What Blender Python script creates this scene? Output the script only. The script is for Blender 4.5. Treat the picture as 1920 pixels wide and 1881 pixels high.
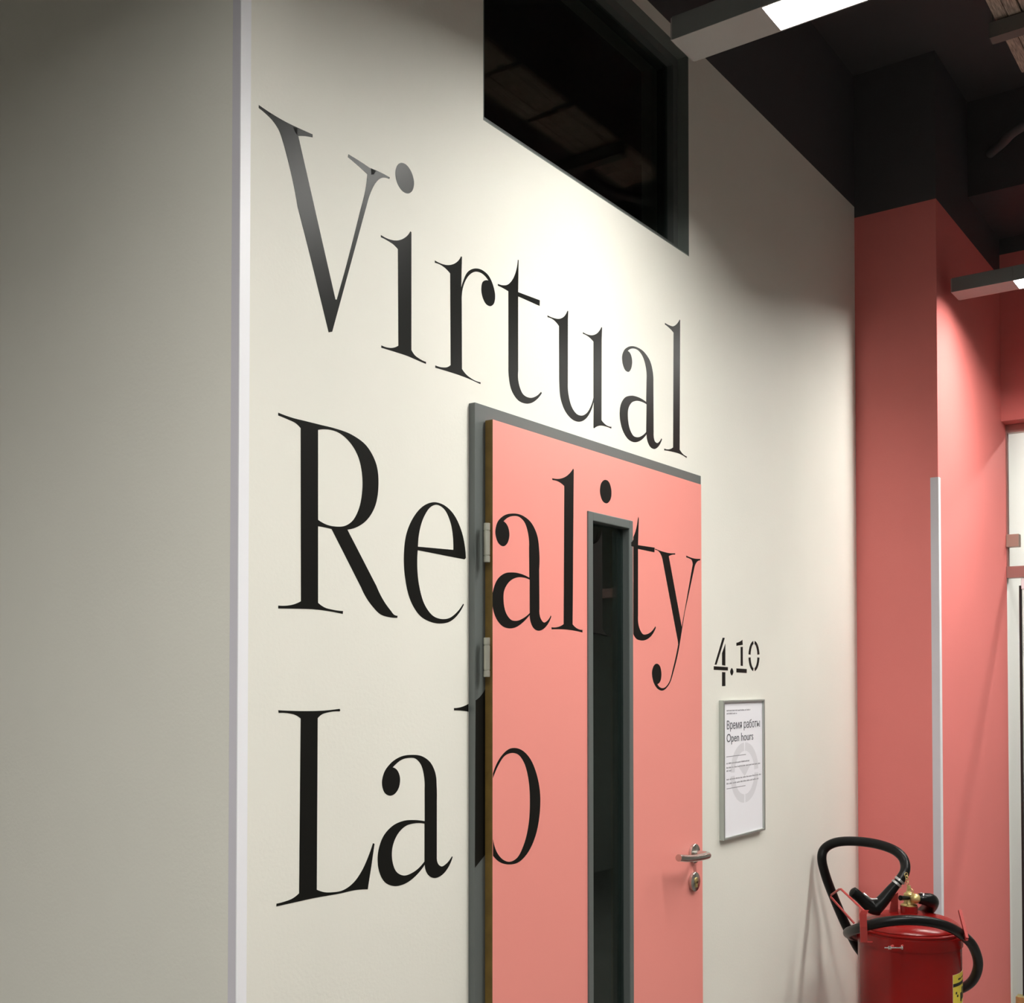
import bpy, bmesh, math, random
from mathutils import Vector, Matrix, Euler
S = bpy.context.scene
for o in list(bpy.data.objects): bpy.data.objects.remove(o)
COL = S.collection
PI = math.pi
random.seed(4)

# ------------------------------------------------------------------ camera, world, exposure
cam_d = bpy.data.cameras.new('camera'); cam = bpy.data.objects.new('camera', cam_d); COL.objects.link(cam)
S.camera = cam
cam_d.sensor_fit = 'HORIZONTAL'; cam_d.sensor_width = 36.0; cam_d.lens = 36.0 * 2128 / 1920
cam_d.shift_y = 0.15166; cam_d.clip_start = 0.02
cam.location = (0.0, -1.437, 1.54)
_A = math.atan2(2490 - 960, 2128.0)
cam.rotation_euler = (math.radians(90 + 1.22), 0, _A - PI / 2)
S.view_settings.view_transform = 'Standard'; S.view_settings.look = 'None'
S.view_settings.gamma = 1.0; S.view_settings.use_curve_mapping = False
S.view_settings.exposure = 0.0
LAMP = 104.0            # radiance of the lamp diffusers
W = bpy.data.worlds.new('World'); S.world = W; W.use_nodes = True
W.node_tree.nodes['Background'].inputs[0].default_value = (0.62, 0.6, 0.58, 1)
W.node_tree.nodes['Background'].inputs[1].default_value = 0.03

LET={'L': [[('c',1.3239,1.4907),('s',1.3517,1.4891),('s',1.3878,1.4879),('s',1.4309,1.4878),('c',1.47,1.4901),('c',1.4715,1.4876),('c',1.47,1.4855),('s',1.4426,1.4846),('s',1.4251,1.4808),('c',1.4158,1.4748),('c',1.415,1.176),('s',1.4324,1.1692),('s',1.453,1.1657),('s',1.4799,1.1653),('s',1.5074,1.1751),('s',1.5292,1.1937),('s',1.5449,1.2155),
        ('c',1.5583,1.2402),('c',1.5625,1.2386),('c',1.5546,1.2012),('c',1.5445,1.1574),('s',1.5199,1.1604),('s',1.4679,1.1607),('s',1.4094,1.1624),('s',1.3673,1.1622),('c',1.3213,1.1619),('c',1.3218,1.1664),('s',1.34,1.1671),('s',1.359,1.1698),('c',1.3733,1.1761),('c',1.3753,1.4754),('s',1.3628,1.4817),('s',1.349,1.4847),('c',1.3247,1.4862)]],
 'R': [[('c',1.3208,1.9939),('s',1.3529,1.9913),('s',1.3828,1.9914),('s',1.4196,1.9915),('s',1.4577,1.9916),('s',1.5002,1.9877),('s',1.5408,1.9723),('s',1.5652,1.943),('s',1.5706,1.9031),('s',1.562,1.8661),('s',1.5413,1.8387),('s',1.5176,1.8231),('c',1.4884,1.8136),('c',1.566,1.7165),('s',1.5872,1.6891),('s',1.6052,1.6733),('s',1.616,1.6653),
        ('c',1.6251,1.6641),('c',1.6244,1.6601),('s',1.6016,1.6603),('s',1.5767,1.6647),('s',1.5558,1.6779),('s',1.5385,1.6934),('c',1.5248,1.7113),('c',1.4483,1.8104),('s',1.4315,1.8113),('c',1.4149,1.8117),('c',1.4156,1.6771),('s',1.4306,1.6701),('s',1.4528,1.6667),('c',1.4779,1.6657),('c',1.4773,1.6604),('s',1.4401,1.6638),('s',1.3997,1.6651),
        ('s',1.3695,1.6642),('c',1.3227,1.6622),('c',1.3227,1.6672),('s',1.3429,1.6683),('s',1.3605,1.6719),('c',1.3748,1.6775),('c',1.3726,1.9769),('s',1.3618,1.9831),('s',1.3441,1.9864),('c',1.3208,1.9891)],
       [('c',1.4141,1.9815),('s',1.4385,1.9866),('s',1.4641,1.9859),('s',1.4936,1.9737),('s',1.5154,1.9516),('s',1.5267,1.9182),('s',1.5268,1.8876),('s',1.5175,1.8535),('s',1.5009,1.8305),('s',1.4811,1.8195),('s',1.4617,1.8162),('s',1.4362,1.8168),('c',1.4149,1.8229)]],
 'V': [[('c',1.2748,2.5009),('s',1.3027,2.498),('s',1.3412,2.4969),('s',1.3625,2.4979),('c',1.3982,2.5002),('c',1.3982,2.4948),('s',1.3779,2.4892),('c',1.3641,2.4839),('c',1.456,2.2241),('c',1.4593,2.2245),('c',1.479,2.2804),('s',1.5177,2.4006),('s',1.5349,2.4576),('c',1.5383,2.4809),('s',1.5191,2.486),('c',1.4865,2.4935),('c',1.4881,2.499),
        ('s',1.526,2.497),('s',1.5471,2.4951),('s',1.5614,2.4967),('c',1.6004,2.4973),('c',1.5989,2.4938),('s',1.5759,2.4872),('s',1.5615,2.4733),('s',1.5491,2.4529),('c',1.5403,2.4327),('c',1.4481,2.1637),('c',1.4393,2.1604),('c',1.3946,2.2808),('c',1.3632,2.3599),('s',1.3386,2.4371),('s',1.3295,2.4584),('s',1.319,2.4767),('s',1.3042,2.4875),
        ('s',1.2911,2.4922),('c',1.2748,2.496)]],
 'a': [[('c',2.503,2.3798),('s',2.5169,2.3754),('s',2.5248,2.3609),('s',2.5214,2.3414),('s',2.5074,2.3271),('s',2.4891,2.3283),('s',2.4777,2.3408),('s',2.4746,2.3585),('s',2.4847,2.377),('s',2.5031,2.3895),('s',2.524,2.3971),('s',2.5546,2.4007),('s',2.5929,2.3956),('s',2.6221,2.3785),('s',2.6353,2.3526),('c',2.6377,2.3291),('c',2.6384,2.1945),
        ('s',2.6458,2.1729),('s',2.6582,2.1709),('s',2.6708,2.1772),('c',2.6815,2.1875),('c',2.6846,2.1852),('s',2.6683,2.1658),('s',2.6407,2.152),('s',2.6185,2.155),('s',2.6039,2.1692),('c',2.6001,2.1841),('s',2.5773,2.167),('s',2.5582,2.1578),('s',2.5346,2.1519),('s',2.5021,2.1551),('s',2.4748,2.1745),('s',2.4622,2.2043),('s',2.466,2.2325),
        ('s',2.4842,2.2546),('s',2.5211,2.269),('s',2.554,2.2723),('c',2.5986,2.2683),('c',2.6008,2.3259),('s',2.5976,2.3586),('s',2.5832,2.3815),('s',2.5593,2.3936),('s',2.531,2.3927),('s',2.5146,2.3872)],
       [('c',2.6005,2.2627),('s',2.5778,2.2641),('s',2.5445,2.2602),('s',2.521,2.2504),('s',2.5047,2.2309),('s',2.5032,2.2074),('s',2.5114,2.1834),('s',2.5299,2.1681),('s',2.5535,2.168),('s',2.5773,2.1765),('c',2.5982,2.1897)]],
 'a2': [[('c',1.6121,1.3767),('s',1.6232,1.3722),('s',1.6325,1.3581),('s',1.6301,1.3379),('s',1.6183,1.3264),('s',1.6049,1.3239),('s',1.5899,1.3309),('s',1.5826,1.3482),('s',1.5881,1.3678),('s',1.6063,1.3845),('s',1.6334,1.3953),('s',1.6662,1.3975),('s',1.6999,1.3924),('s',1.7253,1.3775),('s',1.7393,1.3555),('s',1.7427,1.3294),('c',1.7431,1.3034),
         ('c',1.7433,1.1929),('s',1.7478,1.1771),('s',1.759,1.1709),('s',1.7721,1.1739),('c',1.7911,1.1869),('c',1.7934,1.1854),('s',1.7778,1.1648),('s',1.7553,1.1525),('s',1.7331,1.1518),('s',1.7167,1.1602),('s',1.7087,1.1717),('c',1.7069,1.1817),('s',1.6792,1.1631),('s',1.6513,1.1533),('s',1.6172,1.1527),('s',1.5905,1.1643),('s',1.574,1.1898),
         ('s',1.5723,1.2209),('s',1.5853,1.2481),('s',1.6101,1.2655),('s',1.644,1.2729),('s',1.6753,1.2713),('c',1.7063,1.2659),('c',1.7058,1.3298),('s',1.7036,1.3555),('s',1.6946,1.377),('s',1.6785,1.3894),('s',1.6575,1.3922),('s',1.6368,1.3895),('s',1.6215,1.3825)],
        [('c',1.7056,1.2611),('s',1.6754,1.2649),('s',1.6475,1.2616),('s',1.6236,1.2461),('s',1.6119,1.225),('s',1.612,1.2004),('s',1.6222,1.18),('s',1.6443,1.1688),('s',1.6686,1.1703),('c',1.7058,1.1876)]],
 'b_bowl': [[('c',1.8805,1.3496),('s',1.8896,1.3642),('s',1.9134,1.3863),('s',1.9376,1.397),('s',1.9581,1.3981),('s',1.9831,1.3923),('s',2.0127,1.3738),('s',2.0386,1.3379),('s',2.0525,1.2925),('s',2.0507,1.2507),('s',2.0341,1.2033),('s',2.0041,1.1702),('s',1.9705,1.1551),('s',1.9376,1.1551),('s',1.9055,1.1635),('c',1.8806,1.1802),
             ('c',1.8806,1.2133),('s',1.8936,1.1861),('s',1.9174,1.1667),('s',1.9396,1.1603),('s',1.9663,1.1653),('s',1.9914,1.1911),('s',2.0084,1.2304),('s',2.0135,1.2786),('s',2.0084,1.3277),('s',1.9915,1.3653),('s',1.9705,1.3833),('s',1.9457,1.3882),('s',1.9214,1.3835),('s',1.8974,1.3637),('c',1.8805,1.3402)]],
 'b_serif': [[('c',1.7973,1.485),('s',1.8187,1.4864),('c',1.845,1.4929),('c',1.845,1.4766),('s',1.8224,1.4794),('c',1.7973,1.4804)]],
 'b_stem': [[('c',1.8489,1.5002),('s',1.867,1.5096),('c',1.8817,1.5235),('c',1.8884,1.5306),('c',1.8886,1.1844),('c',1.8828,1.1809),('c',1.847,1.158)]],
 'da': [[('c',1.9168,1.8749),('s',1.9322,1.8657),('s',1.9379,1.8497),('s',1.9299,1.8296),('s',1.9159,1.8222),('s',1.8984,1.8278),('s',1.8883,1.8472),('s',1.8952,1.8697),('s',1.9159,1.8858),('s',1.9487,1.895),('s',1.9872,1.8948),('s',2.0216,1.8813),('s',2.0417,1.8578),('s',2.0492,1.827),('c',2.0492,1.784),('c',2.0501,1.6982),('s',2.0531,1.6797),
         ('s',2.0669,1.6688),('s',2.0823,1.6738),('c',2.0948,1.6854),('c',2.0969,1.6832),('s',2.0823,1.6651),('s',2.0618,1.6528),('s',2.044,1.6499),('s',2.0265,1.6558),('s',2.0165,1.6681),('c',2.0131,1.683),('s',1.9871,1.6655),('s',1.963,1.6547),('s',1.9393,1.6511),('s',1.9113,1.6555),('s',1.8884,1.6735),('c',1.8789,1.6947),('c',1.8789,1.7217),
         ('s',1.8975,1.7528),('s',1.9206,1.7655),('s',1.9487,1.7699),('s',1.9823,1.7689),('c',2.0116,1.7632),('c',2.0107,1.829),('s',2.0068,1.8598),('s',1.9945,1.881),('s',1.975,1.8906),('s',1.9511,1.89),('s',1.9322,1.8844)],
        [('c',2.0131,1.7593),('s',1.992,1.762),('s',1.963,1.7599),('s',1.9346,1.7473),('s',1.9182,1.7269),('s',1.9169,1.7077),('s',1.9252,1.6835),('s',1.944,1.6692),('s',1.963,1.6678),('s',1.9871,1.6739),('c',2.0131,1.6869)]],
 'di_dot': [[('s',2.328,2.0214),('s',2.3462,2.0193),('s',2.3578,2.0029),('s',2.3558,1.9805),('s',2.3363,1.966),('s',2.3182,1.9693),('s',2.3063,1.9865),('s',2.3111,2.0105)]],
 'di_glass': [[('c',2.2971,1.8653),('s',2.3239,1.8773),('c',2.3397,1.912),('c',2.3413,1.6682),('s',2.3534,1.6561),('c',2.3841,1.6524),('c',2.3841,1.6479),('s',2.3412,1.6525),('c',2.2965,1.6541)]],
 'dl': [[('c',2.101,1.9924),('s',2.1301,1.9952),('s',2.1626,2.0074),('s',2.179,2.0188),('c',2.1874,2.0269),('c',2.1901,2.025),('c',2.1844,1.6693),('s',2.2005,1.6615),('c',2.2263,1.658),('c',2.2263,1.6522),('s',2.1838,1.6558),('s',2.1456,1.6565),('c',2.0979,1.6547),('c',2.0979,1.6594),('s',2.1243,1.661),('c',2.1473,1.6684),('c',2.1505,1.9818),
         ('s',2.1301,1.9878),('c',2.102,1.9882)]],
 'dt': [[('c',2.4904,1.9515),('c',2.4924,1.9475),('c',2.4881,1.8803),('c',2.575,1.8824),('c',2.5736,1.8702),('c',2.4881,1.8708),('c',2.4873,1.7044),('s',2.4924,1.6752),('s',2.5124,1.6579),('s',2.5326,1.6585),('s',2.56,1.6678),('c',2.5774,1.6802),('c',2.5802,1.6769),('s',2.56,1.6578),('s',2.5325,1.6453),('s',2.5022,1.6418),('s',2.4758,1.6469),
         ('c',2.464,1.6562),('c',2.4651,1.8986),('s',2.479,1.9197),('c',2.4871,1.9435)]],
 'dt_tip': [[('c',2.4476,1.8739),('c',2.447,1.8835),('s',2.4548,1.8875),('c',2.4581,1.8918),('c',2.458,1.8729)]],
 'dy': [[('c',2.5771,1.8799),('s',2.6244,1.8759),('s',2.6605,1.8758),('c',2.687,1.8782),('c',2.6877,1.8745),('s',2.6678,1.872),('c',2.6517,1.8671),('c',2.7238,1.6841),('c',2.7903,1.8574),('s',2.7849,1.8676),('s',2.7694,1.8716),('c',2.7517,1.8729),('c',2.7517,1.8778),('s',2.7967,1.874),('c',2.8347,1.8763),('c',2.8347,1.8719),('s',2.8163,1.8668),
         ('c',2.8004,1.8511),('c',2.7415,1.7234),('c',2.7107,1.635),('s',2.6806,1.5722),('s',2.6511,1.5309),('s',2.6151,1.5151),('s',2.5835,1.5227),('s',2.5628,1.5445),('s',2.5595,1.5645),('s',2.5699,1.5796),('s',2.5838,1.5844),('s',2.6013,1.5782),('s',2.609,1.558),('s',2.6047,1.5412),('c',2.587,1.5318),('s',2.601,1.5236),('s',2.6223,1.5219),
         ('s',2.6511,1.5361),('s',2.6732,1.5721),('c',2.7032,1.6365),('c',2.7018,1.6451),('c',2.6171,1.8565),('s',2.6066,1.8692),('s',2.596,1.875),('c',2.5785,1.8767)]],
 'e': [[('c',1.6837,1.7947),('c',1.8313,1.7896),('c',1.8356,1.7931),('s',1.8313,1.8211),('s',1.8186,1.8513),('s',1.7935,1.8797),('s',1.7648,1.8929),('s',1.7348,1.895),('s',1.7015,1.8837),('s',1.671,1.8575),('s',1.6504,1.8231),('s',1.6431,1.7781),('s',1.647,1.7367),('s',1.6639,1.6935),('s',1.6905,1.6676),('s',1.7255,1.6561),('s',1.7572,1.6547),
        ('s',1.7857,1.6605),('s',1.8105,1.6758),('c',1.8293,1.6964),('c',1.8272,1.6983),('s',1.8063,1.6795),('s',1.7816,1.6667),('s',1.7592,1.6637),('s',1.7294,1.6694),('s',1.7059,1.6884),('s',1.6884,1.7248),('s',1.6826,1.7592)],
       [('c',1.6844,1.8017),('s',1.6882,1.8295),('s',1.7035,1.8638),('s',1.7249,1.8853),('s',1.7407,1.8906),('s',1.7648,1.8852),('s',1.7853,1.8606),('s',1.7936,1.8304),('c',1.7945,1.8058)]],
 'four': [[('c',3.0541,1.6666),('c',3.069,1.6664),('c',3.0126,1.587),('c',2.9998,1.5868)],[('c',3.0721,1.6493),('c',3.0715,1.5851),('c',3.0493,1.5863),('c',3.0496,1.6212)],[('c',2.9941,1.5825),('c',3.089,1.5807),('c',3.0889,1.5706),('c',2.994,1.572)],[('c',3.0491,1.566),('c',3.0714,1.5655),('c',3.071,1.525),('c',3.0487,1.5247)]],
 'i': [[('c',1.5757,2.3791),('s',1.5948,2.3781),('s',1.6209,2.383),('s',1.6416,2.394),('s',1.655,2.4062),('c',1.6601,2.4135),('c',1.6632,2.4125),('c',1.6638,2.1824),('s',1.6723,2.1754),('s',1.6876,2.1709),('c',1.7081,2.1692),('c',1.7075,2.165),('s',1.6846,2.1662),('s',1.6512,2.168),('s',1.6129,2.1673),('c',1.5776,2.1661),('c',1.5779,2.1706),
        ('s',1.5955,2.1706),('s',1.6129,2.1747),('c',1.626,2.1818),('c',1.6239,2.3672),('s',1.6122,2.3718),('s',1.5948,2.3742),('c',1.5757,2.3749)]],
 'i_dot': [[('s',1.6313,2.5369),('s',1.6484,2.539),('s',1.6638,2.5293),('s',1.6705,2.5125),('s',1.6647,2.4938),('s',1.6524,2.4848),('s',1.6371,2.484),('s',1.622,2.4938),('s',1.6163,2.5094),('s',1.6207,2.5267)]],
 'l': [[('c',2.7034,2.5032),('s',2.7267,2.5031),('s',2.7503,2.5061),('s',2.7689,2.5159),('c',2.7888,2.5348),('c',2.7915,2.533),('c',2.7864,2.1746),('s',2.8014,2.167),('c',2.8292,2.1627),('c',2.828,2.1585),('s',2.7906,2.1628),('s',2.748,2.162),('c',2.6967,2.158),('c',2.6977,2.1628),('s',2.7219,2.1646),('c',2.7481,2.1744),('c',2.7528,2.4893),
        ('s',2.7344,2.4946),('c',2.7033,2.499)]],
 'one': [[('c',3.1492,1.6542),('s',3.177,1.6594),('c',3.192,1.6646),('c',3.1945,1.6492),('c',3.1491,1.6451)],[('c',3.1786,1.6422),('c',3.1944,1.6433),('c',3.1938,1.5854),('c',3.1789,1.586)],[('c',3.1484,1.5776),('c',3.2221,1.5764),('c',3.2219,1.5642),('c',3.1483,1.5656)]],
 'point': [[('s',3.116,1.5784),('s',3.1269,1.5672),('s',3.1157,1.556),('s',3.1048,1.5671)]],
 'r': [[('c',1.7347,2.3789),('s',1.7533,2.3784),('s',1.7794,2.3831),('s',1.7993,2.3928),('s',1.8126,2.4042),('c',1.8187,2.4129),('c',1.8218,2.4129),('c',1.8195,2.3482),('s',1.8262,2.3639),('s',1.8399,2.3859),('s',1.8676,2.4024),('s',1.8923,2.4057),('s',1.9138,2.4),('s',1.9301,2.3828),('s',1.9364,2.3648),('s',1.932,2.346),('s',1.9193,2.3369),
        ('s',1.9031,2.3381),('s',1.8906,2.3521),('s',1.8881,2.3687),('s',1.8923,2.3807),('s',1.9012,2.387),('c',1.9131,2.3898),('s',1.8923,2.3981),('s',1.8693,2.3961),('s',1.8468,2.3826),('s',1.8314,2.3632),('s',1.8229,2.3417),('c',1.8212,2.3201),('c',1.8221,2.181),('s',1.8333,2.174),('s',1.8539,2.1679),('c',1.8854,2.1668),('c',1.8847,2.1628),
        ('s',1.8539,2.1651),('s',1.8164,2.1661),('s',1.7765,2.1656),('c',1.7365,2.1642),('c',1.7368,2.1688),('s',1.757,2.1695),('s',1.7749,2.1741),('c',1.7854,2.1805),('c',1.7834,2.3672),('s',1.7663,2.3736),('c',1.7347,2.3744)]],
 't': [[('c',1.9463,2.3925),('s',1.9615,2.394),('s',1.9802,2.4),('s',1.9992,2.4159),('s',2.0127,2.4379),('s',2.0185,2.4554),('c',2.0204,2.4673),('c',2.0231,2.4668),('c',2.0215,2.3957),('c',2.106,2.4008),('c',2.1052,2.3877),('c',2.0215,2.3862),('c',2.0215,2.2213),('s',2.0254,2.1905),('s',2.0378,2.175),('s',2.0655,2.1709),('s',2.0895,2.1788),
        ('c',2.1107,2.1936),('c',2.114,2.1913),('s',2.0936,2.1727),('s',2.0714,2.1602),('s',2.0496,2.1547),('s',2.0184,2.1575),('s',1.9954,2.1752),('s',1.9867,2.2001),('c',1.9852,2.2221),('c',1.9848,2.3872),('s',1.9727,2.3882),('c',1.9467,2.3886)]],
 'u': [[('c',2.1371,2.3746),('s',2.1614,2.3751),('s',2.188,2.3801),('s',2.2092,2.3925),('c',2.2213,2.4081),('c',2.2244,2.4072),('c',2.2228,2.3875),('c',2.2221,2.2376),('s',2.2264,2.2065),('s',2.2401,2.1835),('s',2.2599,2.1723),('s',2.282,2.1722),('s',2.3065,2.1834),('s',2.3273,2.2073),('c',2.3365,2.2268),('c',2.3369,2.3629),('s',2.3194,2.3685),
        ('c',2.289,2.3704),('c',2.289,2.3741),('s',2.3112,2.3738),('s',2.3361,2.3789),('s',2.3572,2.3901),('c',2.3743,2.4083),('c',2.3773,2.4075),('c',2.3751,2.3778),('c',2.3736,2.1785),('s',2.3907,2.1716),('c',2.4212,2.1709),('c',2.4203,2.1662),('s',2.395,2.1668),('s',2.3671,2.1639),('s',2.3523,2.159),('c',2.3396,2.1522),('c',2.3363,2.1527),
        ('c',2.3377,2.2171),('s',2.3272,2.1962),('s',2.3065,2.1725),('s',2.2901,2.1618),('s',2.2699,2.1552),('s',2.2381,2.1563),('s',2.2069,2.1727),('s',2.1915,2.1951),('s',2.1862,2.2278),('c',2.1855,2.2467),('c',2.1849,2.3622),('s',2.1689,2.3692),('c',2.1378,2.3706)]],
 'zero': [[('c',3.3182,1.6224),('c',3.317,1.6301),('c',3.3146,1.6374),('c',3.3113,1.6442),('c',3.307,1.6501),('c',3.3018,1.6552),('c',3.2959,1.6592),('c',3.2896,1.6619),('c',3.283,1.6635),('c',3.2807,1.6541),('c',3.2848,1.6528),('c',3.2887,1.6505),('c',3.2924,1.6474),('c',3.2955,1.6433),('c',3.2982,1.6385),('c',3.3003,1.6331),('c',3.3017,1.6273),
           ('c',3.3024,1.6212)],
          [('c',3.2715,1.6631),('c',3.2649,1.6612),('c',3.2586,1.6581),('c',3.2527,1.6539),('c',3.2476,1.6486),('c',3.2433,1.6426),('c',3.2399,1.6358),('c',3.2375,1.6285),('c',3.2361,1.6209),('c',3.2515,1.6202),('c',3.2522,1.6263),('c',3.2538,1.6321),('c',3.2559,1.6375),('c',3.2587,1.6424),('c',3.2618,1.6466),('c',3.2655,1.65),('c',3.2694,1.6524),
           ('c',3.2736,1.6539)],
          [('c',3.236,1.6111),('c',3.2372,1.6036),('c',3.2395,1.5964),('c',3.2427,1.5897),('c',3.2469,1.5838),('c',3.2519,1.5787),('c',3.2577,1.5747),('c',3.2639,1.5718),('c',3.2704,1.5701),('c',3.2727,1.5795),('c',3.2686,1.5808),('c',3.2648,1.5831),('c',3.2612,1.5863),('c',3.2581,1.5904),('c',3.2554,1.5952),('c',3.2534,1.6005),('c',3.252,1.6063),
           ('c',3.2514,1.6123)],
          [('c',3.282,1.5702),('c',3.2886,1.572),('c',3.295,1.575),('c',3.301,1.5792),('c',3.3062,1.5844),('c',3.3106,1.5905),('c',3.3142,1.5974),('c',3.3167,1.6048),('c',3.3181,1.6125),('c',3.3023,1.6132),('c',3.3015,1.6071),('c',3.2999,1.6011),('c',3.2977,1.5957),('c',3.2949,1.5908),('c',3.2917,1.5867),('c',3.288,1.5833),('c',3.284,1.5809),
           ('c',3.2799,1.5795)]]}
K={'bar': [(3.7234,-0.4897,0.8208),(3.6751,-0.5226,0.7458)],
 'barfoot': [(3.8242,-0.4542,0.7026),(3.6752,-0.5226,0.7425)],
 'barrel': [(3.7124,-0.3058,0.8952),(3.6988,-0.2859,0.8677),(3.6833,-0.2631,0.8333),(3.6697,-0.2432,0.8092)],
 'bolt': [(3.5479,-0.3102,0.7123),(3.5798,-0.3545,0.7123)],
 'chain': [(3.6844,-0.3363,0.9226),(3.6957,-0.3346,0.9124),(3.707,-0.3328,0.9021),(3.7174,-0.3296,0.8901),(3.7288,-0.3279,0.878)],
 'clampa': [(3.7124,-0.3058,0.8952),(3.7056,-0.2958,0.8814)],
 'clampb': [(3.7843,-0.3521,0.8344),(3.7894,-0.3591,0.8327)],
 'duct': [(4.655,-0.39,3.6),(4.59,-0.451,3.6),(4.502,-0.53,3.6)],
 'ext': (3.7764,-0.3172),
 'glass': {'brass': (-0.3217,0.1745),
           'hinge': (-0.355,1.9877),
           'hinge2': (-0.3546,1.9389),
           'pl': (-0.3001,2.1802),
           'pr': (-0.353,2.125),
           'rb': (-0.3028,1.9904),
           'rod': (-0.3482,1.9508),
           'rod2': (-0.3568,1.9504),
           'rt': (-0.3032,2.0395),
           'strip': (-0.3114,1.7193),
           'top': (-0.3021,2.6636),
           'top2': (-0.3018,2.6284)},
 'grip': [(3.6758,-0.2516,0.8075),(3.6616,-0.2321,0.8109),(3.6473,-0.2128,0.8298),(3.6328,-0.1935,0.8505),(3.6226,-0.1797,0.8625)],
 'knob': (3.764,-0.341,0.8346),
 'lines': [((3.0545,1.3199),(3.1934,1.3157),'r'),((3.0543,1.3001),(3.2221,1.2946),'t'),((3.0542,1.2886),(3.2982,1.2793),'t'),((3.0541,1.2775),(3.0889,1.2756),'t'),((3.0539,1.2548),(3.3064,1.245),'t'),((3.0538,1.2416),(3.2848,1.2348),'t'),
           ((3.0537,1.2268),(3.1883,1.222),'r')],
 'loop': [(3.7124,-0.3058,0.8952),(3.7321,-0.317,0.921),(3.753,-0.3127,0.9454),(3.7658,-0.297,0.9683),(3.7774,-0.2624,0.9865),(3.7843,-0.2039,0.9983),(3.7822,-0.1326,1.0007),(3.7772,-0.0738,0.9919),(3.77,-0.0373,0.968),(3.7605,-0.0313,0.9325),(3.7797,-0.0387,0.8709),
          (3.8154,-0.0514,0.7998),(3.8446,-0.0722,0.7246),(3.8628,-0.0953,0.6642),(3.9029,-0.1147,0.6044),(3.9528,-0.1645,0.5374)],
 'outlet': [(3.7803,-0.3465,0.8327),(3.7965,-0.3689,0.8292),(3.8367,-0.3729,0.8164),(3.904,-0.3454,0.7832),(3.9514,-0.3073,0.7477),(3.9791,-0.2759,0.7121)],
 'plate': [(3.7528,-0.2567,0.8304),(3.7719,-0.2839,0.8462),(3.773,-0.2831,0.7832),(3.7567,-0.2604,0.7815),(3.7602,-0.2665,0.8147)],
 'ring': ((3.1834,1.3556),(3.1815,1.1741),(3.0832,1.2725),(3.2847,1.2626)),
 'ringhose': [(4.0314,-0.2717,0.482),(4.0469,-0.3444,0.4718),(4.0004,-0.4179,0.5027),(3.9302,-0.4765,0.5569),(3.8656,-0.5091,0.6269),(3.7819,-0.5152,0.6984),(3.7102,-0.5028,0.745),(3.6324,-0.4817,0.7825),(3.5677,-0.4439,0.8052),(3.5194,-0.3942,0.813),
              (3.4917,-0.3383,0.8069),(3.4887,-0.282,0.789),(3.5255,-0.2295,0.7644),(3.61,-0.1745,0.7323),(3.7199,-0.1378,0.7009),(3.8338,-0.1237,0.6695),(3.941,-0.169,0.6413)],
 'ringpull': (3.7555,-0.3301,0.8588),
 'rod': [(3.4673,-0.2795,0.8298),(3.564,-0.1672,0.8759),(3.5797,-0.1547,0.8713),(3.6444,-0.1064,0.8392),(3.643,-0.1042,0.8322),(3.6503,-0.1799,0.7533)],
 's1': ((3.0587,1.4544),(3.2252,1.4493)),
 's2': ((3.0586,1.4442),(3.1293,1.4418)),
 'sign': {'back_bl': (3.0208,1.0806),'back_tl': (3.0279,1.4827),'fbl': (3.0279,1.0826),'fbr': (3.3183,1.0745),'ftl': (3.028,1.4844),'ftr': (3.3271,1.4753)},
 'strap': [(3.5996,-0.245,0.7129),(3.48,-0.2681,0.7382),(3.4633,-0.2724,0.7874),(3.4567,-0.2732,0.8276),(3.4603,-0.2786,0.839)],
 'strip': [(3.463,-0.672,3.52),(3.798,-0.683,3.52),(3.701,-0.684,3.52)],
 'stub': [(3.762,-0.3211,0.8344),(3.7255,-0.3048,0.8382)],
 't1': ((3.06,1.4),(3.0603,1.4257),(3.2951,1.3935)),
 't2': ((3.0579,1.3629),(3.0581,1.3881),(3.2458,1.3561)),
 'trigger': [(3.6309,-0.2167,0.8584),(3.6331,-0.228,0.8491),(3.6402,-0.2376,0.8406),(3.6522,-0.2543,0.8406)],
 'vee': ((3.1408,1.2814),(3.1824,1.2564),(3.2214,1.2812)),
 'xg': 5.2925}

OVER=[[(1.3518, 2.4948), (1.3616, 2.4969), (1.3616, 2.4846), (1.3564, 2.4882)], [(1.5478, 2.4954), (1.5614, 2.4962), (1.5561, 2.4874), (1.5489, 2.4835)], [(1.2998, 2.4968), (1.3027, 2.4969), (1.2998, 2.4946), (1.294, 2.4967)]]


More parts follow.
